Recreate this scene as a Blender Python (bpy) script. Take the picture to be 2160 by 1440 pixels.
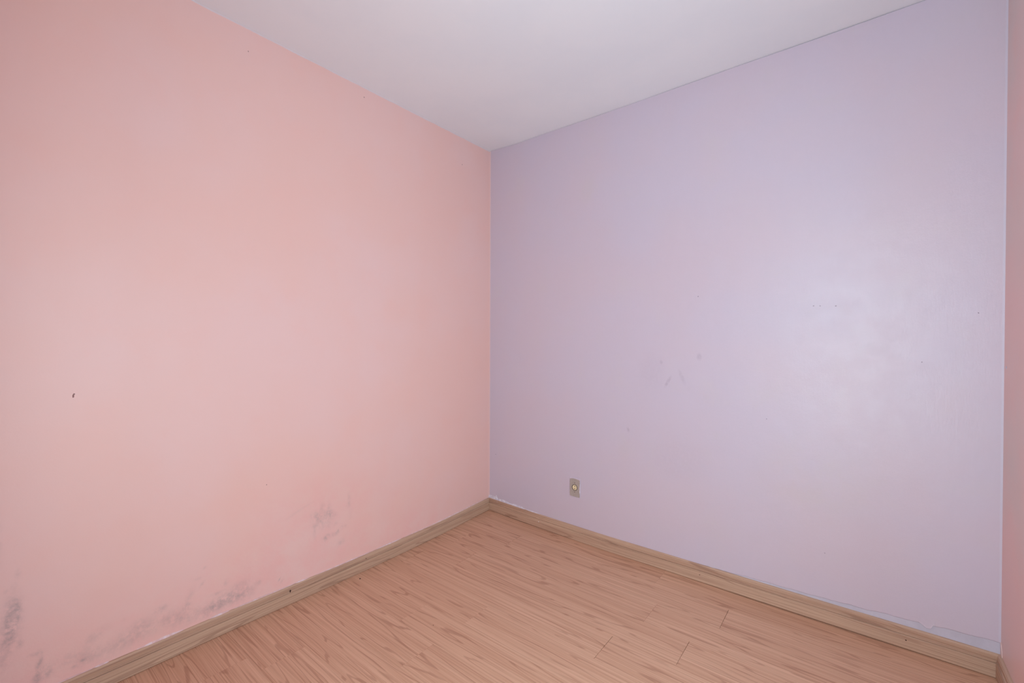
import bpy, bmesh, math, random
import numpy as np
from mathutils import Matrix, Vector

random.seed(7)
rng = np.random.default_rng(7)
for o in list(bpy.data.objects):
    bpy.data.objects.remove(o)
S = bpy.context.scene
COL = S.collection

# ------------------------------------------------------------------ room size
H = 2.6            # ceiling height
W = 2.522          # width along the lilac wall
YS = -2.385        # inner face of the wall behind the camera (it holds the doorway)
TH = 0.14          # wall thickness
WY0, WY1, WZ0, WZ1 = -2.30, -1.55, 0.05, 2.10   # glazed opening in the far right wall, out of frame
DX0, DX1, DZ = 1.72, 2.48, 2.20                 # doorway the camera stands in

# ------------------------------------------------------------------ camera
cd = bpy.data.cameras.new('camera')
cam = bpy.data.objects.new('camera', cd)
COL.objects.link(cam)
cd.sensor_width = 36.0
cd.lens = 923.87 / 2160 * 36.0
cd.clip_start = 0.01
yaw, pitch, roll = -0.670818, -0.00727213, 0.00346966
f = Vector((math.sin(yaw) * math.cos(pitch), math.cos(yaw) * math.cos(pitch), math.sin(pitch)))
r0 = Vector((math.cos(yaw), -math.sin(yaw), 0))
u0 = r0.cross(f)
r = r0 * math.cos(roll) + u0 * math.sin(roll)
u = -r0 * math.sin(roll) + u0 * math.cos(roll)
M = Matrix(((r.x, u.x, -f.x, 2.10441), (r.y, u.y, -f.y, -2.388557), (r.z, u.z, -f.z, 1.249318), (0, 0, 0, 1)))
cam.matrix_world = M
S.camera = cam

# ------------------------------------------------------------------ world and light
wd = bpy.data.worlds.new('world')
S.world = wd
wd.use_nodes = True
wb = wd.node_tree.nodes['Background']
wb.inputs['Color'].default_value = (0.80, 0.88, 1.0, 1)
wb.inputs['Strength'].default_value = 0.6

ld = bpy.data.lights.new('window_daylight', 'AREA')
ld.shape = 'RECTANGLE'
ld.size = WY1 - WY0
ld.size_y = WZ1 - WZ0
ld.energy = 28.8
ld.color = (0.742, 0.985, 1.075)
lo = bpy.data.objects.new('window_daylight', ld)
COL.objects.link(lo)
lo.location = (W + TH + 0.03, (WY0 + WY1) / 2, (WZ0 + WZ1) / 2)
lo.rotation_euler = (math.radians(90), 0, math.radians(90))      # shines along -X into the room

dd = bpy.data.lights.new('doorway_daylight', 'AREA')
dd.shape = 'RECTANGLE'
dd.size = DX1 - DX0
dd.size_y = DZ - 0.40
dd.energy = 28.0
dd.color = (0.742, 0.985, 1.075)
do = bpy.data.objects.new('doorway_daylight', dd)
COL.objects.link(do)
do.location = ((DX0 + DX1) / 2, YS - TH - 0.03, DZ / 2 + 0.2)
do.rotation_euler = (math.radians(90), 0, 0)                     # through the open doorway, along +Y

vs = S.view_settings
vs.view_transform = 'Standard'
vs.look = 'None'
vs.exposure = 0.0
vs.gamma = 1.0
vs.use_curve_mapping = False


# ------------------------------------------------------------------ helpers
def lin(r_, g_, b_):
    def c(v):
        v /= 255.0
        return v / 12.92 if v <= 0.04045 else ((v + 0.055) / 1.055) ** 2.4
    return (c(r_), c(g_), c(b_), 1.0)


def smooth(a, b, x):
    t = np.clip((np.asarray(x, float) - a) / (b - a), 0, 1)
    return t * t * (3 - 2 * t)


def link(name, me, mat=None, parent=None, **props):
    o = bpy.data.objects.new(name, me)
    COL.objects.link(o)
    if mat is not None and me is not None:
        me.materials.clear()
        me.materials.append(mat)
    if parent is not None:
        o.parent = parent
    for k, v in props.items():
        o[k] = v
    return o


def mesh(name, verts, faces, smooth_shade=False):
    me = bpy.data.meshes.new(name)
    me.from_pydata([tuple(map(float, v)) for v in verts], [], [tuple(int(i) for i in q) for q in faces])
    bm = bmesh.new()
    bm.from_mesh(me)
    bmesh.ops.recalc_face_normals(bm, faces=bm.faces)
    bm.to_mesh(me)
    bm.free()
    if smooth_shade:
        for p in me.polygons:
            p.use_smooth = True
    me.update()
    return me


def box(x0, x1, y0, y1, z0, z1):
    v = [(x, y, z) for x in (x0, x1) for y in (y0, y1) for z in (z0, z1)]
    q = [(0, 1, 3, 2), (4, 6, 7, 5), (0, 4, 5, 1), (2, 3, 7, 6), (0, 2, 6, 4), (1, 5, 7, 3)]
    return v, q


def merge(parts):
    V, Q = [], []
    for v, q in parts:
        n = len(V)
        V += list(v)
        Q += [tuple(i + n for i in f_) for f_ in q]
    return V, Q


class NT:
    """small helper for building node trees"""
    def __init__(self, name):
        self.m = bpy.data.materials.new(name)
        self.m.use_nodes = True
        self.t = self.m.node_tree
        self.b = self.t.nodes['Principled BSDF']

    def n(self, kind, **kw):
        x = self.t.nodes.new(kind)
        for k, v in kw.items():
            setattr(x, k, v)
        return x

    def l(self, a, b):
        self.t.links.new(a, b)

    def put(self, sock, v):
        if isinstance(v, bpy.types.NodeSocket):
            self.l(v, sock)
        else:
            sock.default_value = v

    def math(self, op, a, b=None, c=None, clamp=False):
        x = self.n('ShaderNodeMath', operation=op, use_clamp=clamp)
        for i, v in enumerate((a, b, c)):
            if v is not None:
                self.put(x.inputs[i], v)
        return x.outputs[0]

    def vmath(self, op, a, b=None):
        x = self.n('ShaderNodeVectorMath', operation=op)
        self.put(x.inputs[0], a)
        if b is not None:
            self.put(x.inputs[1], b)
        return x.outputs['Value'] if op in ('LENGTH', 'DOT_PRODUCT') else x.outputs[0]

    def noise(self, vec, scale=5.0, detail=3.0, rough=0.5, dist=0.0, dims='3D'):
        x = self.n('ShaderNodeTexNoise', noise_dimensions=dims)
        self.put(x.inputs['Vector'], vec)
        x.inputs['Scale'].default_value = scale
        x.inputs['Detail'].default_value = detail
        x.inputs['Roughness'].default_value = rough
        x.inputs['Distortion'].default_value = dist
        return x.outputs[0]

    def ramp(self, v, a, b, lo_=0.0, hi=1.0):
        x = self.n('ShaderNodeMapRange', interpolation_type='SMOOTHSTEP')
        self.put(x.inputs[0], v)
        for i, q in enumerate((a, b, lo_, hi)):
            self.put(x.inputs[i + 1], q)
        return x.outputs[0]

    def mix(self, fac, a, b, blend='MIX'):
        x = self.n('ShaderNodeMix', data_type='RGBA', blend_type=blend)
        self.put(x.inputs['Factor'], fac)
        self.put(x.inputs[6], a)
        self.put(x.inputs[7], b)
        return x.outputs[2]

    def obj(self):
        return self.n('ShaderNodeTexCoord').outputs['Object']

    def sep(self, v):
        x = self.n('ShaderNodeSeparateXYZ')
        self.put(x.inputs[0], v)
        return x.outputs

    def comb(self, x_, y_, z_):
        x = self.n('ShaderNodeCombineXYZ')
        for i, v in enumerate((x_, y_, z_)):
            self.put(x.inputs[i], v)
        return x.outputs[0]

    def bump(self, h, strength=0.2, dist=0.001):
        x = self.n('ShaderNodeBump')
        self.put(x.inputs['Height'], h)
        x.inputs['Strength'].default_value = strength
        x.inputs['Distance'].default_value = dist
        self.l(x.outputs[0], self.b.inputs['Normal'])

    def color(self, c):
        self.put(self.b.inputs['Base Color'], c)

    def rough(self, v, spec=None):
        self.put(self.b.inputs['Roughness'], v)
        if spec is not None:
            self.b.inputs['Specular IOR Level'].default_value = spec


def spot(m, vec, c, rad, rot=0.0):
    """soft elliptical mark of half size rad=(a,b) at c in a wall's own plane; returns 0..1"""
    x = m.n('ShaderNodeMapping', vector_type='TEXTURE')
    m.put(x.inputs['Vector'], vec)
    x.inputs['Location'].default_value = c
    x.inputs['Rotation'].default_value = (0, rot, 0)
    x.inputs['Scale'].default_value = (rad[0], 1.0, rad[1])
    return m.ramp(m.vmath('LENGTH', x.outputs[0]), 1.0, 0.25)


# ------------------------------------------------------------------ paints
PINK = lin(240, 194, 185)
LILAC = lin(208, 196, 212)


def pink_paint(name, mold=False, base=PINK):
    m = NT(name)
    p = m.obj()
    big = m.noise(p, 1.3, 3, 0.55)
    mid = m.noise(p, 6.0, 4, 0.6)
    col = m.mix(m.ramp(big, 0.35, 0.68), base, lin(239, 198, 193))
    col = m.mix(m.math('MULTIPLY', m.ramp(mid, 0.45, 0.75), 0.25), col, lin(242, 188, 178))
    if mold:
        at = m.n('ShaderNodeAttribute', attribute_name='mold').outputs['Fac']
        sp = m.n('ShaderNodeAttribute', attribute_name='speck').outputs['Fac']
        pt = m.n('ShaderNodeAttribute', attribute_name='patch').outputs['Fac']
        dm = m.n('ShaderNodeAttribute', attribute_name='damp').outputs['Fac']
        col = m.mix(m.math('MULTIPLY', pt, 0.5), col, lin(238, 201, 199))
        dn = m.math('MULTIPLY', dm, m.ramp(m.noise(p, 9, 5, 0.65), 0.3, 0.7))
        col = m.mix(m.math('MULTIPLY', dn, 0.55), col, lin(240, 180, 176))
        fn = m.ramp(m.noise(p, 75, 5, 0.7), 0.36, 0.66)
        fine = m.ramp(m.noise(p, 30, 4, 0.65), 0.33, 0.62)
        a1 = m.math('MULTIPLY', at, m.math('ADD', m.math('MULTIPLY', fn, 0.45), m.math('MULTIPLY', fine, 0.55)))
        a1 = m.math('ADD', m.math('MULTIPLY', a1, 0.85), sp, clamp=True)
        col = m.mix(m.math('MULTIPLY', a1, 0.66), col, lin(158, 140, 142))
        # brushed upper edge: ceiling white runs down unevenly over the pink
        z = m.sep(p)[2]
        y = m.sep(p)[1]
        edge = m.noise(m.comb(y, 0.0, 0.0), 9.0, 4, 0.7)
        lim = m.math('ADD', H - 0.0105, m.math('MULTIPLY', edge, 0.012))
        col = m.mix(m.ramp(m.math('SUBTRACT', z, lim), -0.0015, 0.0015), col, lin(226, 212, 216))
        hgt = m.math('ADD', m.math('MULTIPLY', m.noise(p, 160, 2, 0.5), 0.35),
                     m.math('MULTIPLY', m.math('MULTIPLY', dm, m.noise(p, 45, 4, 0.6)), 2.2))
        m.bump(hgt, 0.22, 0.0015)
    else:
        m.bump(m.noise(p, 160, 2, 0.5), 0.12, 0.001)
    m.color(col)
    m.rough(0.48, 1.0)
    return m.m


def lilac_paint():
    m = NT('lilac_paint')
    p = m.obj()
    x, y, z = m.sep(p)
    big = m.noise(p, 1.6, 3, 0.55)
    mid = m.noise(p, 5.5, 4, 0.6)
    col = m.mix(m.ramp(big, 0.35, 0.68), LILAC, lin(211, 195, 208))
    col = m.mix(m.math('MULTIPLY', m.ramp(mid, 0.5, 0.78), 0.35), col, lin(210, 199, 205))
    # yellowish worn blotches low on the wall
    for c, rad in (((1.95, 0, 0.62), (0.30, 0.28)), ((1.05, 0, 0.62), (0.07, 0.10)), ((0.80, 0, 2.15), (0.10, 0.10))):
        s_ = m.math('MULTIPLY', spot(m, p, c, rad), m.ramp(m.noise(p, 7, 4, 0.6), 0.3, 0.7))
        col = m.mix(m.math('MULTIPLY', s_, 0.35), col, lin(209, 196, 197))
    # grey rub marks
    tot = None
    for c, rad, rot, k in (((1.254, 0, 1.123), (0.012, 0.016), 0, 0.5), ((1.290, 0, 1.015), (0.012, 0.050), 0.5, 0.55),
                           ((1.452, 0, 1.157), (0.018, 0.026), 0, 0.45), ((1.065, 0, 0.728), (0.011, 0.022), -0.3, 0.5),
                           ((1.365, 0, 1.045), (0.014, 0.06), -0.4, 0.3), ((1.20, 0, 1.06), (0.10, 0.14), 0, 0.12),
                           ((1.35, 0, 0.60), (0.22, 0.16), 0, 0.10)):
        s_ = m.math('MULTIPLY', spot(m, p, c, rad, rot), k)
        tot = s_ if tot is None else m.math('ADD', tot, s_)
    col = m.mix(m.math('MULTIPLY', tot, m.ramp(m.noise(p, 60, 3, 0.6), 0.2, 0.6)), col, lin(182, 168, 186))
    # paler brushed lines down both corners
    wob = m.math('MULTIPLY', m.noise(m.comb(0.0, 0.0, z), 14, 3, 0.6), 0.006)
    lf = m.ramp(m.math('SUBTRACT', x, wob), 0.0075, 0.0045)
    col = m.mix(m.math('MULTIPLY', lf, 0.85), col, lin(236, 208, 208))
    rt = m.ramp(m.math('ADD', x, wob), W - 0.005, W - 0.002)
    col = m.mix(m.math('MULTIPLY', rt, 0.6), col, lin(212, 206, 222))
    m.color(col)
    # brush marks: mostly vertical, fine
    br = m.noise(m.vmath('MULTIPLY', p, (1.0, 1.0, 0.22)), 170, 3, 0.6)
    ro = m.noise(p, 240, 2, 0.5)
    h = m.math('ADD', m.math('MULTIPLY', br, 0.6), m.math('MULTIPLY', ro, 0.3))
    h = m.math('ADD', h, m.math('MULTIPLY', m.noise(p, 9, 3, 0.5), 2.0))
    m.bump(h, 0.32, 0.0018)
    m.rough(m.ramp(m.noise(p, 12, 3, 0.6), 0.3, 0.7, 0.38, 0.44), 0.8)
    return m.m


def plain(name, c, rough=0.5, spec=0.5, var=None, scale=30.0, bump=0.0):
    m = NT(name)
    p = m.obj()
    m.color(m.mix(m.ramp(m.noise(p, scale, 4, 0.6), 0.35, 0.65), c, var) if var else c)
    m.rough(rough, spec)
    if bump:
        m.bump(m.noise(p, scale * 3, 3, 0.6), bump, 0.001)
    return m.m


def wood(name, light, dark, line, strips=None, ax=0, pores=1.0, freq=46.0, flat=False, glow=(1, 1, 1, 1)):
    """printed oak: long streaks, pores and cathedral contours, running along the object's axis ax"""
    m = NT(name)
    p = m.obj()
    s = m.sep(p)
    along, across = (s[0], s[1]) if ax == 0 else (s[1], s[0])
    if flat:                                  # skirting: the face runs in z
        across = s[2]
    rnd = m.n('ShaderNodeObjectInfo').outputs['Random']
    off = m.math('MULTIPLY', rnd, 37.0)
    tone = m.math('SUBTRACT', rnd, 0.5)
    if strips:
        idx = m.math('FLOOR', m.math('DIVIDE', m.math('ADD', across, 0.3), strips))
        wn = m.n('ShaderNodeTexWhiteNoise', noise_dimensions='2D')
        m.put(wn.inputs['Vector'], m.comb(idx, off, 0.0))
        off = m.math('ADD', off, m.math('MULTIPLY', wn.outputs['Value'], 19.0))
        tone = m.math('ADD', m.math('MULTIPLY', tone, 0.5), m.math('MULTIPLY', m.math('SUBTRACT', wn.outputs['Value'], 0.5), 0.7))
    v = m.comb(m.math('ADD', along, off), across, off)
    # cathedral contours: thin dark annual lines around slow, very long swellings
    warp = m.noise(m.vmath('MULTIPLY', v, (1.1, 14.0, 1.0)), 1.0, 2.0, 0.40, 0.15)
    rings = m.math('SINE', m.math('MULTIPLY', warp, freq))
    ringm = m.ramp(rings, 0.80, 0.99)
    # straight streaks, coarse to fine
    st = m.noise(m.vmath('MULTIPLY', v, (0.9, 70.0, 1.0)), 1.0, 3.0, 0.62, 0.1)
    st2 = m.noise(m.vmath('MULTIPLY', v, (2.0, 210.0, 1.0)), 1.0, 3.0, 0.65, 0.1)
    por = m.noise(m.vmath('MULTIPLY', v, (18.0, 800.0, 1.0)), 1.0, 2.0, 0.6)
    patch = m.noise(m.vmath('MULTIPLY', v, (0.8, 12.0, 1.0)), 1.0, 2.0, 0.5)
    c = m.mix(m.math('MULTIPLY', m.ramp(st, 0.34, 0.66), 0.75), light, dark)
    c = m.mix(m.math('MULTIPLY', m.ramp(m.math('ADD', patch, m.math('MULTIPLY', tone, 0.20)), 0.42, 0.60), 0.30), c, dark)
    c = m.mix(m.math('MULTIPLY', m.math('MULTIPLY', ringm, m.ramp(patch, 0.34, 0.52)), 0.50), c, line)
    c = m.mix(m.math('MULTIPLY', m.ramp(st2, 0.47, 0.70), 0.42), c, line)
    c = m.mix(m.math('MULTIPLY', m.ramp(por, 0.60, 0.76), 0.30 * pores), c, line)
    c = m.mix(m.math('MULTIPLY', m.ramp(st2, 0.42, 0.26), 0.30), c, glow)
    if strips:                                # printed joint between the strips of one plank
        fr = m.math('FRACT', m.math('DIVIDE', m.math('ADD', across, 0.3), strips))
        ed = m.math('ABSOLUTE', m.math('SUBTRACT', fr, 0.5))
        c = m.mix(m.math('MULTIPLY', m.ramp(ed, 0.484, 0.497), 0.45), c, line)
    m.color(c)
    m.rough(m.ramp(st2, 0.3, 0.7, 0.40, 0.48), 0.35)
    m.bump(st2, 0.05, 0.0005)
    return m.m


M_PINKW = pink_paint('pink_paint_stained', True)
M_PINK = pink_paint('pink_paint', False, lin(223, 204, 199))
M_LILAC = lilac_paint()
M_BACK = plain('back_wall_paint', lin(236, 188, 180), 0.5, 0.4)
M_CEIL = plain('ceiling_paint', lin(242, 243, 248), 0.6, 0.3, lin(239, 241, 247), 3.0, 0.05)
M_PLAST = plain('bare_plaster', lin(206, 200, 214), 0.6, 0.3, lin(198, 192, 206), 14.0, 0.2)
M_EDGE = plain('edge_strip', lin(178, 164, 180), 0.7, 0.3, lin(194, 180, 196), 60.0)
M_CAULK = plain('white_filler', lin(232, 226, 236), 0.5, 0.4, lin(206, 198, 212), 60.0, 0.5)
M_FLOOR = wood('laminate_print', lin(223, 178, 149), lin(205, 156, 127), lin(164, 114, 90), strips=0.0562, glow=lin(236, 196, 170))
M_BASE = wood('skirting_print', lin(204, 170, 146), lin(187, 149, 126), lin(146, 108, 90), ax=0, flat=True, freq=52, glow=lin(224, 196, 172))
M_SUB = plain('screed', lin(70, 48, 40), 0.9, 0.2, lin(54, 38, 32), 20.0)
M_DARK = plain('dark_hole', lin(66, 46, 42), 0.8, 0.2)
M_HOLE = plain('wall_hole', lin(150, 116, 114), 0.9, 0.2, lin(170, 134, 132), 200.0)
M_PIN = plain('lilac_hole', lin(162, 148, 164), 0.8, 0.2)
M_SLOP = plain('lilac_slop', LILAC, 0.45, 0.6, lin(211, 195, 208), 9.0)
M_PLATE = plain('grey_plastic', lin(182, 169, 162), 0.45, 0.4, lin(174, 161, 154), 120.0)
M_RING = plain('black_plastic', lin(62, 44, 40), 0.5, 0.4)
M_CREAM = plain('cream_plastic', lin(242, 226, 188), 0.4, 0.4, lin(236, 216, 172), 80.0)
M_SCREW = plain('screw_metal', lin(92, 82, 82), 0.5, 0.5)
M_WHITE = plain('white_frame', lin(226, 224, 224), 0.5, 0.4)

# ------------------------------------------------------------------ uneven floor and ceiling levels
CE_X = [0.0, 0.25, 0.40, 0.70, 1.10, 1.40, 1.60, 1.90, 2.30, W]
CE_Z = [0.002, -0.011, -0.008, -0.0095, -0.0095, -0.006, -0.004, -0.004, -0.001, 0.0]


def ceil_edge(x):
    return H + np.interp(x, CE_X, CE_Z)


def wgap(x):
    """hairline crack between the lilac wall and the ceiling"""
    return .0002 + float(smooth(.35, 1.0, x)) * (.0007 + .0005 * math.sin(x * 7.3) * math.sin(x * 3.1 + 1)) + .0007 * float(smooth(1.6, 2.2, x))


BN = ([0.0, .30, .88, 1.52, 2.09, 2.38, W], [.010, .000, -.009, -.006, -.003, .000, .000])        # foot of the right skirting
BW = ([0.0, .10, .40, .78, 1.22, 1.65, 2.04, 2.40], [.010, .008, -.008, -.014, -.011, -.002, .001, .002])   # foot of the left skirting


def soft(tab, d):
    d = np.asarray(d, float)
    return sum(np.interp(d + q_, tab[0], tab[1]) for q_ in (-.12, -.06, 0, .06, .12)) / 5


def gapn(x):
    return .0006 + .0026 * smooth(.03, .12, x) * smooth(.8, .35, x) + .0042 * smooth(1.35, 1.8, x) * smooth(2.5, 2.15, x)


def zf(x, y):
    """height of the slightly uneven floor"""
    x, y = np.maximum(np.asarray(x, float), 0), np.abs(np.minimum(np.asarray(y, float), 0))
    d = np.hypot(x, y)
    k = y * y / np.maximum(d * d, 1e-6)
    return (soft(BN, d) - gapn(d) * np.clip(1 - y / .35, 0, 1)) * (1 - k) + (soft(BW, d) - .0004) * k


# ------------------------------------------------------------------ ceiling
nx, ny = 42, 40
xs = np.linspace(-TH, W + TH, nx)
ys = np.concatenate([np.linspace(YS - TH, -0.4, 12), np.linspace(-0.37, 0.0, ny - 13), [TH]])
V, Q = [], []
for yy in ys:
    for xx in xs:
        k = smooth(-0.4, 0.0, yy)
        V.append((xx, yy, H + (ceil_edge(xx) - H) * k))
n1 = len(V)
for j in range(len(ys) - 1):
    for i in range(nx - 1):
        a = j * nx + i
        Q.append((a, a + 1, a + nx + 1, a + nx))
bv, bq = box(-TH, W + TH, YS - TH, TH, H + 0.02, H + 0.15)
V, Q = merge([(V, Q), (bv, bq)])
ceil = link('ceiling', mesh('ceiling', V, Q, True), M_CEIL, kind='structure')
ceil['label'] = 'smooth white ceiling above the pink and lilac walls'

# ------------------------------------------------------------------ pink wall on the left (x = 0)
yc = np.arange(YS - TH, 0.0001, 0.004)
yc[-1] = 0.0
zc = np.concatenate([np.arange(-0.03, 0.56, 0.004), np.arange(0.60, H - 0.02, 0.05), [H - 0.02, H + 0.01]])
YY, ZZ = np.meshgrid(yc, zc)
vy, vz = YY.ravel(), ZZ.ravel()


def g(cy, cz, a, b, k=1.0, rot=0.0):
    dy, dz = vy - cy, vz - cz
    ca, sa = math.cos(rot), math.sin(rot)
    e = ((dy * ca + dz * sa) / a) ** 2 + ((-dy * sa + dz * ca) / b) ** 2
    return k * np.exp(-e)


mold = np.zeros_like(vy)
speck = np.zeros_like(vy)
patch = np.zeros_like(vy)
damp = np.zeros_like(vy)
# round cluster right of the middle
for c in [(-1.300, .372, .020, .018, .65), (-1.285, .352, .016, .015, .5), (-1.262, .395, .012, .022, .5), (-1.250, .355, .024, .018, .6),
          (-1.262, .330, .040, .022, .6), (-1.225, .368, .016, .018, .55), (-1.215, .350, .014, .012, .5), (-1.228, .392, .010, .020, .35),
          (-1.300, .318, .014, .010, .35), (-1.302, .285, .008, .024, .5), (-1.240, .300, .040, .025, .28), (-1.195, .340, .016, .014, .35),
          (-1.192, .295, .012, .008, .4), (-1.115, .398, .008, .034, .45), (-1.120, .370, .012, .012, .35), (-1.110, .315, .012, .030, .2)]:
    mold += g(*c)
for c in [(-1.247, .236, .014, .012, .8), (-1.238, .247, .014, .010, .7), (-1.212, .243, .018, .010, .75), (-1.190, .242, .010, .009, .65),
          (-1.176, .249, .011, .009, .8), (-1.158, .264, .008, .010, .45), (-1.138, .263, .010, .008, .4), (-1.160, .188, .020, .014, .5)]:
    mold += g(*c)
# dark patches beside the left edge
for c in [(-2.286, .372, .016, .05, 1.0), (-2.292, .335, .018, .05, .95), (-2.296, .29, .017, .05, .75), (-2.277, .382, .008, .03, .55), (-2.272, .263, .007, .012, .8),
          (-2.276, .490, .006, .014, .45), (-2.283, .455, .006, .01, .4), (-2.310, .24, .012, .06, .45), (-2.302, .445, .004, .006, .4),
          (-2.318, .60, .008, .06, .45)]:
    mold += g(*c)
for c in [(-2.243, .213, .012, .006, .75), (-2.228, .208, .009, .010, .9), (-2.226, .187, .005, .014, .8), (-2.232, .171, .007, .012, .9), (-2.228, .155, .009, .010, 1.4),
          (-2.234, .135, .006, .014, 1.0), (-2.222, .132, .020, .018, .7), (-2.208, .143, .010, .020, .55), (-2.240, .115, .008, .02, .9)]:
    mold += g(*c)
# hazy band above the skirting board
for c in [(-2.160, .150, .030, .020, .50), (-2.110, .140, .025, .025, .50), (-2.097, .196, .030, .016, .55, .45), (-2.060, .125, .05, .025, .45), (-2.014, .140, .034, .028, .50),
          (-1.960, .150, .045, .032, .60), (-1.975, .178, .020, .012, .4), (-1.917, .195, .014, .014, .75), (-1.900, .203, .010, .010, .6), (-1.880, .150, .045, .03, .5),
          (-1.825, .168, .011, .015, .75), (-1.818, .210, .012, .026, .45, -.4), (-1.826, .128, .045, .030, .55), (-1.740, .125, .045, .024, .85, .2), (-1.690, .130, .050, .026, .9, .2),
          (-1.720, .175, .022, .006, .5), (-1.640, .130, .050, .028, .7), (-1.635, .172, .035, .018, .42), (-1.690, .205, .010, .012, .5), (-1.600, .128, .03, .022, .35),
          (-1.56, .150, .012, .010, .5), (-1.775, .24, .006, .014, .5, -.6), (-1.79, .266, .014, .006, .35), (-1.765, .300, .006, .005, .7), (-2.13, .118, .02, .012, .6),
          (-2.02, .215, .006, .006, .3), (-1.46, .112, .006, .012, .4, -.5)]:
    mold += g(*c)
# thin scratches
for c in [(-1.47, .125, .003, .008, .6, -.6), (-2.149, 0.0, .001, .001, 0.0), (-1.41, .405, .03, .006, .10, .35), (-1.36, .425, .05, .006, .10, .3), (-1.526, .581, .006, .008, .0)]:
    speck += g(*c)
speck += 0.9 * np.clip(g(-2.128, .128, .006, .005, 1.0) + g(-2.150, .118, .005, .004, .5), 0, 1)
# rolled-on paler patches, faint
for c in [(-1.90, 2.05, .10, .10, .8), (-1.74, 1.93, .08, .10, .5), (-.99, 1.07, .10, .12, .5), (-1.55, 1.2, .35, .30, .4), (-1.30, .85, .25, .12, .4)]:
    patch += g(*c)
# damp zone along the foot of the wall
damp += smooth(.42, .05, vz) * smooth(-.25, -.7, vy)
damp += g(-1.25, .42, .35, .14, .9) + g(-1.45, .25, .2, .1, .6)
damp = np.clip(damp, 0, 1)
# slightly uneven plaster near the foot
bulge = 0.0006 * np.sin(vy * 9) * np.exp(-vz / 0.3)
vx = np.where(vz < 1.0, bulge, 0.0) * (1 - smooth(.55, .95, vz))
ncol = len(yc)
nv = len(vy)
idx = np.arange(nv).reshape(len(zc), ncol)
qs = np.stack([idx[:-1, :-1].ravel(), idx[:-1, 1:].ravel(), idx[1:, 1:].ravel(), idx[1:, :-1].ravel()], 1)
bv, bq = box(-TH, -0.003, YS - TH, 0.0, -0.03, H + 0.01)
co = np.concatenate([np.stack([vx, vy, vz], 1), np.array(bv)])
me = bpy.data.meshes.new('wall_left')
me.from_pydata(co.tolist(), [], qs.tolist() + [tuple(i + nv for i in q_) for q_ in bq])
for nm, arr in (('mold', mold), ('speck', speck), ('patch', patch), ('damp', damp)):
    a_ = me.attributes.new(nm, 'FLOAT', 'POINT')
    a_.data.foreach_set('value', np.concatenate([np.clip(arr, 0, 1.2), np.zeros(8)]).astype(np.float32))
me.update()
wl = link('wall_left', me, M_PINKW, kind='structure')
wl['label'] = 'pale pink wall on the left with grey mould along its foot'
# small ragged holes in the pink paint


def blob(pts, c, plane, thick=0.0006):
    """flat irregular chip in a wall plane: pts (a,b) in metres; plane 'x' faces +x, 'y' faces -y, 'z' faces +z"""
    n_ = len(pts)
    def P(a, b, t):
        if plane == 'x':
            return (c[0] + t, c[1] + a, c[2] + b)
        if plane == 'y':
            return (c[0] + a, c[1] - t, c[2] + b)
        return (c[0] + a, c[1] + b, c[2] + t)
    V_ = [P(a, b, 0) for a, b in pts] + [P(a * .8, b * .8, thick) for a, b in pts]
    Q_ = [tuple(range(n_, 2 * n_)), tuple(range(n_))[::-1]] + [(i, (i + 1) % n_, n_ + (i + 1) % n_, n_ + i) for i in range(n_)]
    return V_, Q_


def ragged(a, b, n_=9, j=.25):
    return [(a * math.cos(2 * math.pi * i / n_) * random.uniform(1 - j, 1 + j), b * math.sin(2 * math.pi * i / n_) * random.uniform(1 - j, 1 + j)) for i in range(n_)]


V, Q = merge([blob(ragged(.0028, .0062), (0, -2.149, 1.047), 'x'), blob(ragged(.0026, .0035), (0, -2.147, 1.053), 'x')])
link('nail_hole', mesh('nail_hole', V, Q), M_HOLE, wl, label='dark ragged nail hole in the pink paint')
for (a, b, yy, zz) in ((.0022, .004, -1.028, 2.547), (.002, .004, -.283, 2.417), (.002, .0025, -1.526, .581), (.0018, .003, -1.60, 2.50)):
    link('nail_hole', mesh('nail_hole', *blob(ragged(a, b), (0, yy, zz), 'x')), M_HOLE, wl)

# ------------------------------------------------------------------ lilac wall (y = 0): plaster body plus a paint coat
SEGX = np.linspace(0.0, W, 90)
V, Q = [], []
prof = [(0.0, -0.03), (0.0, None), (0.010, None), (0.010, 'top'), (TH, 'top'), (TH, -0.03)]
for xx in SEGX:
    for (yy, zz) in prof:
        if zz is None:
            zz = ceil_edge(xx) - wgap(xx)
        elif zz == 'top':
            zz = H + 0.01
        V.append((xx, yy, zz))
k = len(prof)
for i in range(len(SEGX) - 1):
    for j in range(k):
        a, b = i * k + j, i * k + (j + 1) % k
        Q.append((a, b, b + k, a + k))
Q.append(tuple(range(k)))
Q.append(tuple(range((len(SEGX) - 1) * k, len(SEGX) * k)))
wr = link('wall_right', mesh('wall_right', V, Q), M_PLAST, kind='structure')
wr['label'] = 'lilac wall facing the camera, glossy towards its right end'
FILM = [(0.0, .03), (1.40, .03), (1.47, .0797), (1.595, .0825), (1.68, .088), (1.776, .0915), (1.848, .0925), (1.939, .0955), (1.992, .0975), (2.076, .1030), (2.129, .1030), (2.168, .1085), (2.209, .1115),
        (2.300, .1143), (2.312, .1085), (2.320, .1030), (2.333, .1045), (2.340, .1190), (2.373, .1238), (2.424, .1250), (2.470, .1290), (2.500, .1300), (W, .1290)]
fx = np.unique(np.concatenate([np.linspace(0, W, 120), np.linspace(2.29, 2.36, 22)]))
fz = np.interp(fx, [q_[0] for q_ in FILM], [q_[1] for q_ in FILM])
fz = fz + np.where(fx > 1.45, 0.0010 * np.sin(fx * 61) + 0.0007 * np.sin(fx * 143), 0)
V, Q = [], []
T = 0.0016
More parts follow.
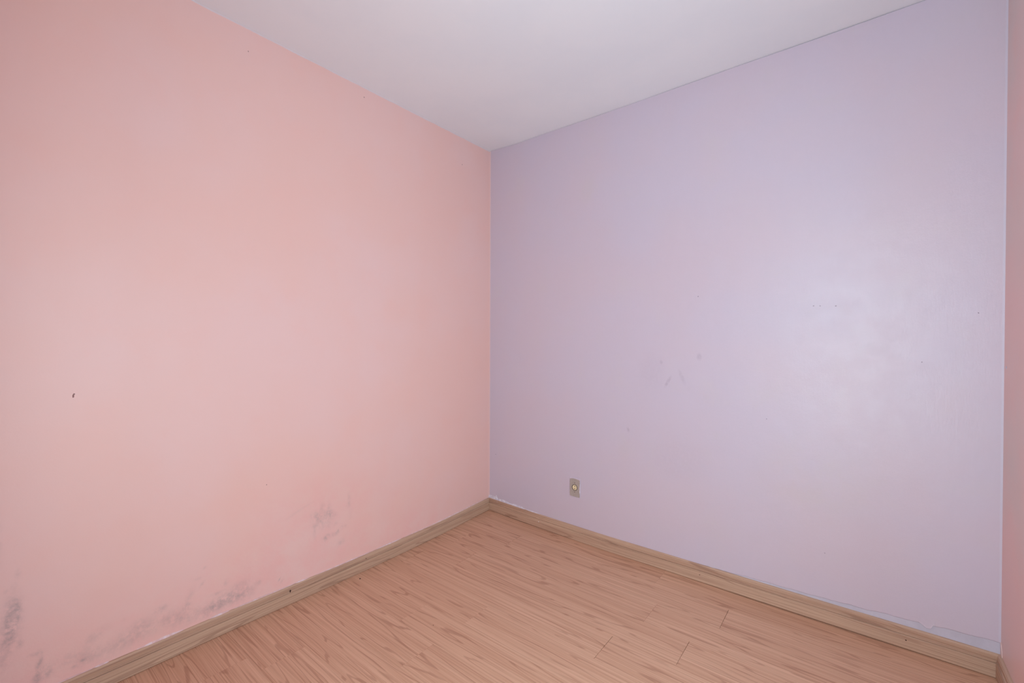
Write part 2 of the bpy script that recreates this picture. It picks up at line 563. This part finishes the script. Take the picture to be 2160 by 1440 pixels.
for xx, zz in zip(fx, fz):
    top = ceil_edge(xx) - wgap(xx) - .0002
    curl = 0.0012 if 2.30 < xx < 2.345 else 0.0
    V += [(xx, 0.0005, zz), (xx, -T - curl, zz + 0.0006), (xx, -T - curl * .5, zz + 0.008), (xx, -T, zz + 0.03), (xx, -T, top - 0.002), (xx, 0.0005, top)]
k = 6
for i in range(len(fx) - 1):
    for j in range(k - 1):
        a, b = i * k + j, i * k + j + 1
        Q.append((a, b, b + k, a + k))
film = link('paint_coat', mesh('paint_coat', V, Q), M_LILAC, wr, label='lilac gloss paint coat ending in a wavy lip above the skirting')
V, Q = [], []  # thin strip, darker than the paint, following the coat's lower edge
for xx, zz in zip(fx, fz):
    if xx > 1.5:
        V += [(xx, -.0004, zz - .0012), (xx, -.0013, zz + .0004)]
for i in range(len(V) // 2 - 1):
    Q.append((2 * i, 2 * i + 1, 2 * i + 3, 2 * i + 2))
link('edge_strip', mesh('edge_strip', V, Q), M_EDGE, wr, label='thin grey strip along the lower edge of the lilac paint')
# pin holes in the lilac paint
for (a, b, xx, zz) in ((.0025, .003, 1.445, 1.470), (.003, .0022, 1.941, 1.400), (.002, .0025, 1.965, 1.399), (.003, .002, 2.022, 1.396), (.002, .002, 2.455, 1.351), (.002, .002, 1.760, .870), (.0028, .0028, .065, .416),
                       (.002, .002, 1.99, .30), (.002, .002, 2.30, 1.16)):
    link('nail_hole', mesh('nail_hole', *blob(ragged(a, b), (xx, -T, zz), 'y', .0003)), M_PIN, wr)
# filler smeared along the top of the skirting by the corner
CK = [(0.0, .112), (.015, .116), (.039, .117), (.060, .113), (.069, .126), (.074, .130), (.078, .110), (.10, .104), (.14, .1085), (.171, .103), (.20, .096), (.235, .1005), (.26, .099), (.297, .0995), (.32, .090), (.337, .088), (.385, .090), (.436, .0865), (.47, .083), (.493, .080)]
V, Q = [], []
for xx in np.linspace(0, .49, 80):
    t_ = np.interp(xx, [q_[0] for q_ in CK], [q_[1] for q_ in CK]) + random.uniform(-.0004, .0004)
    b_ = float(soft(BN, xx)) + .0815
    V += [(xx, -T + .0003, t_), (xx, -.0032 - random.uniform(0, .0004), (t_ * .6 + b_ * .4)), (xx, -.0062 - random.uniform(0, .0004), b_ + .0015), (xx, -.006, b_ - .003)]
for i in range(79):
    for j in range(3):
        a = i * 4 + j
        Q.append((a, a + 1, a + 5, a + 4))
link('filler_bead', mesh('filler_bead', V, Q), M_CAULK, wr, label='white filler smeared in the corner above the skirting')

# ------------------------------------------------------------------ pink wall at the right edge (x = W)
V, Q = merge([box(W, W + TH, YS - TH, WY0, -0.03, H + 0.01), box(W, W + TH, WY1, TH, -0.03, H + 0.01),
              box(W, W + TH, WY0, WY1, -0.03, WZ0), box(W, W + TH, WY0, WY1, WZ1, H + 0.01)])
we = link('wall_far_right', mesh('wall_far_right', V, Q), M_PINK, kind='structure')
we['label'] = 'narrow strip of a pink wall at the right edge'
link('nail_hole', mesh('nail_hole', *blob(ragged(.006, .007), (0, 0, 0), 'z', .0008)), M_CAULK, we).matrix_local = Matrix.Translation((W, -.03, 1.150)) @ Matrix.Rotation(math.radians(-90), 4, 'Y')
lip = [(0.0, .133), (-.008, .128), (-.014, .118), (-.019, .105), (-.022, .092), (-.026, .078), (-.026, .05), (0.0, .05)]
V = [(W - .0002, a - .0016, b) for a, b in lip] + [(W - .0018, a - .0016, b) for a, b in lip]
n_ = len(lip)
Q = [tuple(range(n_)), tuple(range(n_, 2 * n_))] + [(i, (i + 1) % n_, n_ + (i + 1) % n_, n_ + i) for i in range(n_)]
link('plaster_lip', mesh('plaster_lip', V, Q), M_PINK, we)

# ------------------------------------------------------------------ wall behind the camera with its doorway, and the window out of frame
V, Q = merge([box(-TH, DX0, YS - TH, YS, -0.03, H + 0.01), box(DX1, W + TH, YS - TH, YS, -0.03, H + 0.01),
              box(DX0, DX1, YS - TH, YS, DZ, H + 0.01)])
link('wall_back', mesh('wall_back', V, Q), M_BACK, kind='structure')['label'] = 'wall behind the camera with the doorway'
jw = 0.03
V, Q = merge([box(DX0, DX0 + jw, YS - TH, YS - .02, 0.0, DZ), box(DX1 - jw, DX1, YS - TH, YS - .02, 0.0, DZ), box(DX0 + jw, DX1 - jw, YS - TH, YS - .02, DZ - jw, DZ)])
link('door_1', mesh('door_1', V, Q), M_WHITE, kind='structure')['label'] = 'white door frame of the open doorway behind the camera'
V, Q = box(0.0, 0.25, YS - .02, -2.327, 0.0, H)  # unseen box added to shade the near end of the left wall
link('light_blocker_1', mesh('light_blocker_1', V, Q), plain('red_blocker', lin(196, 92, 74), 0.7, 0.3, lin(182, 84, 68), 12.0), kind='structure')['label'] = 'reddish block added out of frame to darken the left end of the pink wall'
fw = 0.035
X0, X1 = W + TH - .03, W + TH
V, Q = merge([box(X0, X1, WY0, WY0 + fw, WZ0, WZ1), box(X0, X1, WY1 - fw, WY1, WZ0, WZ1),
              box(X0, X1, WY0 + fw, WY1 - fw, WZ0, WZ0 + fw), box(X0, X1, WY0 + fw, WY1 - fw, WZ1 - fw, WZ1)])
link('window_1', mesh('window_1', V, Q), M_WHITE, kind='structure')['label'] = 'white window frame in the far right wall, out of frame'

# ------------------------------------------------------------------ floor: screed with laminate planks laid along the lilac wall
V, Q = box(-TH, W + TH, YS - TH, TH, -0.16, -0.030)
fl = link('floor', mesh('floor', V, Q), M_SUB, kind='structure')
fl['label'] = 'reddish oak laminate floor of planks laid along the lilac wall'
PW, PL, Y0 = 0.168, 1.21, -0.008
JO = {0: .08, 1: 1.637, 2: 1.362, 3: 1.56, 4: 1.296, 5: .747, 6: 1.72, 7: .742, 8: 1.15, 9: .35, 10: 1.45, 11: .90, 12: .55, 13: 1.2, 14: .3}
for rix in range(-1, 14):
    ya, yb = Y0 - PW * (rix + 1), Y0 - PW * rix
    if rix == -1:
        yb = 0.010
    if ya < YS:
        ya = YS
    j0 = JO.get(rix, .93) - 2 * PL
    cuts = [0.0 - .005] + [j0 + i * PL for i in range(5) if 0.03 < j0 + i * PL < W - 0.03] + [W + .005]
    for a, b in zip(cuts[:-1], cuts[1:]):
        wide = .0013 if rix == 4 else (.0008 if rix in (3, 1) else (.0001 if rix in (0, 6, 8) else .0003))
        xa, xb = a + (wide if a > 0 else 0), b - .0001
        sa, sb = ya + .00018, yb - .00018
        cx, cy = (xa + xb) / 2, (sa + sb) / 2
        ns = 6
        V, Q = [], []
        bv = .0006
        be_ = bv if rix in (1, 3, 4) else .00008
        dz = random.uniform(-.0002, .0002)
        for i in range(ns + 1):
            x_ = xa + (xb - xa) * i / ns
            xi = min(max(x_, xa + be_), xb - be_)
            zz = [zf(x_, q_) for q_ in (sa, sb)]
            V += [(x_ - cx, sa - cy, zz[0] - .008), (x_ - cx, sa - cy, zz[0] - bv * .6 + dz), (xi - cx, sa + bv - cy, zz[0] + dz - (bv * .6 if i in (0, ns) else 0) * 0),
                  (xi - cx, sb - bv - cy, zz[1] + dz), (x_ - cx, sb - cy, zz[1] - bv * .6 + dz), (x_ - cx, sb - cy, zz[1] - .008)]
        for i in range(ns):
            for j in range(6):
                p_, q_ = i * 6 + j, i * 6 + (j + 1) % 6
                Q.append((p_, q_, q_ + 6, p_ + 6))
        Q.append((0, 1, 2, 3, 4, 5))
        Q.append(tuple(range(ns * 6, ns * 6 + 6)))
        o = link('plank', mesh('plank', V, Q), M_FLOOR, fl)
        o.location = (cx, cy, 0)

# ------------------------------------------------------------------ skirting boards
BP = [(0.0, .0000), (.0125, .0000), (.0142, .0012), (.0150, .0030), (.0150, .0520), (.0143, .0533), (.0112, .0540), (.0110, .0556), (.0140, .0564), (.0150, .0580), (.0148, .0600),
      (.0125, .0612), (.0106, .0616), (.0102, .0635), (.0112, .0690), (.0112, .0755), (.0096, .0765), (.0094, .0780), (.0092, .0805), (.0066, .0835), (.0030, .0848), (0.0, .0850)]


def skirting(name, p0, p1, inward, foot, height, label, mit0, mit1, nseg=60):
    """profile BP swept from p0 to p1 along a wall, inward = unit vector into the room; mitred ends"""
    p0, p1, inward = Vector(p0), Vector(p1), Vector(inward)
    L = (p1 - p0).length
    d = (p1 - p0) / L
    V_, Q_ = [], []
    for i in range(nseg + 1):
        for (t, z) in BP:
            s_ = L * i / nseg
            if i == 0:
                s_ = t * mit0
            if i == nseg:
                s_ = L - t * mit1
            q_ = p0 + d * s_ + inward * t
            base = p0 + d * (L * i / nseg) + inward * .012
            # local frame: x along the board, y outwards, z up
            V_.append((q_.x, q_.y, float(foot(L * i / nseg)) + z * height / .085))
    k_ = len(BP)
    for i in range(nseg):
        for j in range(k_):
            a_, b_ = i * k_ + j, i * k_ + (j + 1) % k_
            Q_.append((a_, b_, b_ + k_, a_ + k_))
    Q_.append(tuple(range(k_)))
    Q_.append(tuple(range(nseg * k_, nseg * k_ + k_)))
    # rotate mesh so the local x axis runs along the board
    ang = math.atan2(d.y, d.x)
    R_ = Matrix.Rotation(-ang, 3, 'Z')
    V_ = [tuple(R_ @ (Vector(v_) - Vector((p0.x, p0.y, 0)))) for v_ in V_]
    o_ = link(name, mesh(name, V_, Q_), M_BASE, kind='structure')
    o_.location = (p0.x, p0.y, 0)
    o_.rotation_euler = (0, 0, ang)
    o_['label'] = label
    return o_


bl = skirting('baseboard_left', (0, YS, 0), (0, 0, 0), (1, 0, 0), lambda s_: soft(BW, -YS - s_), .083, 'wood-grain skirting board at the foot of the mouldy pink wall', 0, 1.0)
br = skirting('baseboard_right', (0, 0, 0), (W, 0, 0), (0, -1, 0), lambda s_: soft(BN, s_), .0865, 'wood-grain skirting board with a dark gap under the lilac wall', 1.0, 1.0)
be = skirting('baseboard_far_right', (W, 0, 0), (W, WY1 + .04, 0), (-1, 0, 0), lambda s_: .0006, .0865, 'short end of skirting board in the bottom right corner', 1.0, 0)
# nail holes in the boards (own local frames: x along, y out, z up)


def board_mark(board, s_, z, a, b, mat, name='nail_hole'):
    loc = board.matrix_world
    ang = board.rotation_euler.z
    d = Vector((math.cos(ang), math.sin(ang), 0))
    nrm = Vector((d.y, -d.x, 0))           # room side is to the right of the walking direction
    base = Vector(board.location) + d * s_ + nrm * .0150
    zz = z + float(soft(BW, -base.y) if board is bl else soft(BN, base.x))
    V_, Q_ = blob(ragged(a, b), (s_, -.0150, zz), 'y', .0005)
    return link(name, mesh(name, V_, Q_), mat, board)


board_mark(bl, -1.427 - YS, .063, .0032, .0058, M_DARK)
board_mark(bl, -1.023 - YS, .064, .0020, .0026, M_DARK)
board_mark(br, 1.465, .036, .0024, .0024, M_DARK)
board_mark(br, 2.260, .036, .0027, .0027, M_DARK)
board_mark(br, .450, .040, .0028, .0034, M_CAULK, 'paint_fleck')
board_mark(br, .090, .078, .0025, .0020, M_CAULK, 'paint_fleck')

# filler along the top of the left skirting, ragged and broken
V, Q = [], []
for (ya, yb, hh, wd_) in ((-2.34, -2.10, .0020, .005), (-2.10, -2.06, .004, .006), (-1.985, -1.835, .0062, .006), (-1.75, -1.675, .005, .006), (-1.66, -1.40, .0022, .005), (-1.40, -1.33, .0035, .006), (-1.30, -.95, .0022, .005), (-.95, -.78, .0035, .005), (-.76, -.02, .0024, .005)):
    n_ = max(8, int((yb - ya) / .008))
    o0 = len(V)
    for i in range(n_ + 1):
        y_ = ya + (yb - ya) * i / n_
        e = math.sin(math.pi * i / n_) ** .5
        t_ = float(soft(BW, -y_)) + .0825
        h_ = (hh + random.uniform(-.0008, .0008)) * e + .0006
        V += [(0.0005, y_, t_ + h_), (.0012, y_, t_ + h_ * .8), (wd_ * e * .7 + .001, y_, t_ + .0006), (wd_ * e * .7, y_, t_ - .002)]
    for i in range(n_):
        for j in range(3):
            a = o0 + i * 4 + j
            Q.append((a, a + 1, a + 5, a + 4))
link('filler_bead', mesh('filler_bead', V, Q), plain('pale_filler', lin(236, 214, 218), .5, .4, lin(226, 186, 184), 45.0, .4), wl)

# ------------------------------------------------------------------ wall outlet
OX, OZ = 0.7175, 0.3195
out = link('wall_outlet', None, None, None, label='small grey wall outlet with a round cream socket on the lilac wall', category='outlet')
out.location = (OX, -T, OZ)


def rounded(w_, h_, rad, n_=4):
    P = []
    for (sx, sy, a0) in ((1, 1, 0), (-1, 1, 90), (-1, -1, 180), (1, -1, 270)):
        for i in range(n_ + 1):
            a = math.radians(a0 + 90 * i / n_)
            P.append((sx * (w_ - rad) + rad * math.cos(a), sy * (h_ - rad) + rad * math.sin(a)))
    return P


def loops(rings, cap0=True, cap1=True):
    """stack of closed outlines [(pts, depth)] towards the room (-y)"""
    V_, Q_ = [], []
    n_ = len(rings[0][0])
    for pts, dpt in rings:
        V_ += [(a, -dpt, b) for a, b in pts]
    for i in range(len(rings) - 1):
        for j in range(n_):
            Q_.append((i * n_ + j, i * n_ + (j + 1) % n_, (i + 1) * n_ + (j + 1) % n_, (i + 1) * n_ + j))
    if cap0:
        Q_.append(tuple(range(n_)))
    if cap1:
        Q_.append(tuple(range((len(rings) - 1) * n_, len(rings) * n_)))
    return V_, Q_


def circle(rad, n_=32):
    return [(rad * math.cos(2 * math.pi * i / n_), rad * math.sin(2 * math.pi * i / n_)) for i in range(n_)]


pw, ph = .0365, .0575
# face plate: flat ring around the round opening, with softened edges
outer = rounded(pw, ph, .004, 7)               # 32 points
n32 = len(outer)
ang = [math.atan2(b / ph, a / pw) for a, b in outer]
hole = [(.0185 * math.cos(math.atan2(b, a)), .0185 * math.sin(math.atan2(b, a))) for a, b in outer]
V, Q = loops([(outer, 0.0), (outer, .0030), (rounded(pw - .0018, ph - .0018, .004, 7), .0042), (hole, .0042), (hole, .0010)], True, True)
link('face_plate', mesh('face_plate', V, Q), M_PLATE, out)
V, Q = loops([(circle(.0192), .0030), (circle(.0192), .0052), (circle(.0184), .0056), (circle(.0166), .0056), (circle(.0164), .0030)], True, True)
link('socket_ring', mesh('socket_ring', V, Q), M_RING, out, label='black ring around the socket')
V, Q = loops([(circle(.0163), .0020), (circle(.0163), .0040), (circle(.0155), .0046)], True, True)
sk = link('socket', mesh('socket', V, Q), M_CREAM, out, label='cream socket face with two round holes')
for s_ in (-1, 1):
    V, Q = loops([([(a, b + s_ * .0080) for a, b in circle(.0029, 12)], .0044), ([(a, b + s_ * .0080) for a, b in circle(.0029, 12)], .0049)])
    link('pin_hole', mesh('pin_hole', V, Q), M_DARK, sk)
    V, Q = loops([([(a, b + s_ * .0285) for a, b in circle(.0026, 12)], .0040), ([(a, b + s_ * .0285) for a, b in circle(.0026, 12)], .0050), ([(a, b + s_ * .0285) for a, b in circle(.0018, 12)], .0054)])
    link('screw', mesh('screw', V, Q), M_SCREW, out)
# wall paint slopped over the edge of the plate
inn = []
ou2 = []
for i in range(64):
    a = 2 * math.pi * i / 64
    c_, s_ = math.cos(a), math.sin(a)
    k_ = 1 / max(abs(c_) / pw, abs(s_) / ph)
    x_, z_ = c_ * k_, s_ * k_
    ou2.append((x_ * 1.03, z_ * 1.02))
    dx = .0012 + .0006 * math.sin(i * 1.7)
    dz = dx
    if z_ > ph * .9:
        dz = .0025 + .0045 * float(smooth(-.012, -.034, x_)) + .0045 * float(smooth(0.0, .036, x_))
    if x_ > pw * .9:
        dx = .0008 + .0045 * float(smooth(-.012, -.004, z_) * smooth(.02, .0, z_)) + .003 * float(smooth(-.036, -.028, z_) * smooth(-.006, -.016, z_))
    if z_ < -ph * .9:
        dz = .0006 + .0035 * float(smooth(0.0, -.034, x_)) * 0.4
    inn.append((x_ - math.copysign(min(dx, abs(x_)), x_) if abs(x_) > pw * .9 else x_, z_ - math.copysign(dz, z_) if abs(z_) > ph * .9 else z_))
V, Q = loops([(ou2, .0), (ou2, .0030), ([((a + c) / 2, (b + d) / 2) for (a, b), (c, d) in zip(ou2, inn)], .0047), (inn, .0046), (inn, .0040)], False, False)
link('paint_smear', mesh('paint_smear', V, Q), M_SLOP, out, label='lilac paint slopped over the edge of the outlet')
V, Q = loops([([(.0355 + a * .0030, -.020 + b * .012) for a, b in circle(1, 14)], .004), ([(.0355 + a * .0022, -.020 + b * .010) for a, b in circle(1, 14)], .0058)])
V2, Q2 = loops([([(.0372 + a * .0016, .012 + b * .020) for a, b in circle(1, 14)], .003), ([(.0372 + a * .0010, .012 + b * .018) for a, b in circle(1, 14)], .0052)])
V, Q = merge([(V, Q), (V2, Q2)])
link('filler_dab', mesh('filler_dab', V, Q), M_CAULK, out, label='white filler dab on the right edge of the outlet')

# ------------------------------------------------------------------ crumbs on the floor


def crumb(x, y, s_, label):
    bm = bmesh.new()
    bmesh.ops.create_icosphere(bm, subdivisions=1, radius=s_)
    for v in bm.verts:
        v.co = Vector((v.co.x * random.uniform(.7, 1.3), v.co.y * random.uniform(.7, 1.3), v.co.z * random.uniform(.45, .7)))
    me_ = bpy.data.meshes.new('crumb')
    bm.to_mesh(me_)
    bm.free()
    zmin = min(v.co.z for v in me_.vertices)
    o_ = link('crumb', me_, M_DARK, None, label=label, category='crumb')
    o_.location = (x, y, float(zf(x, y)) - zmin - .0003)
    return o_


crumb(.066, -1.092, .0042, 'dark crumb on the laminate close to the left skirting board')
crumb(.650, -1.104, .0021, 'tiny dark crumb out on the laminate, away from both skirting boards')
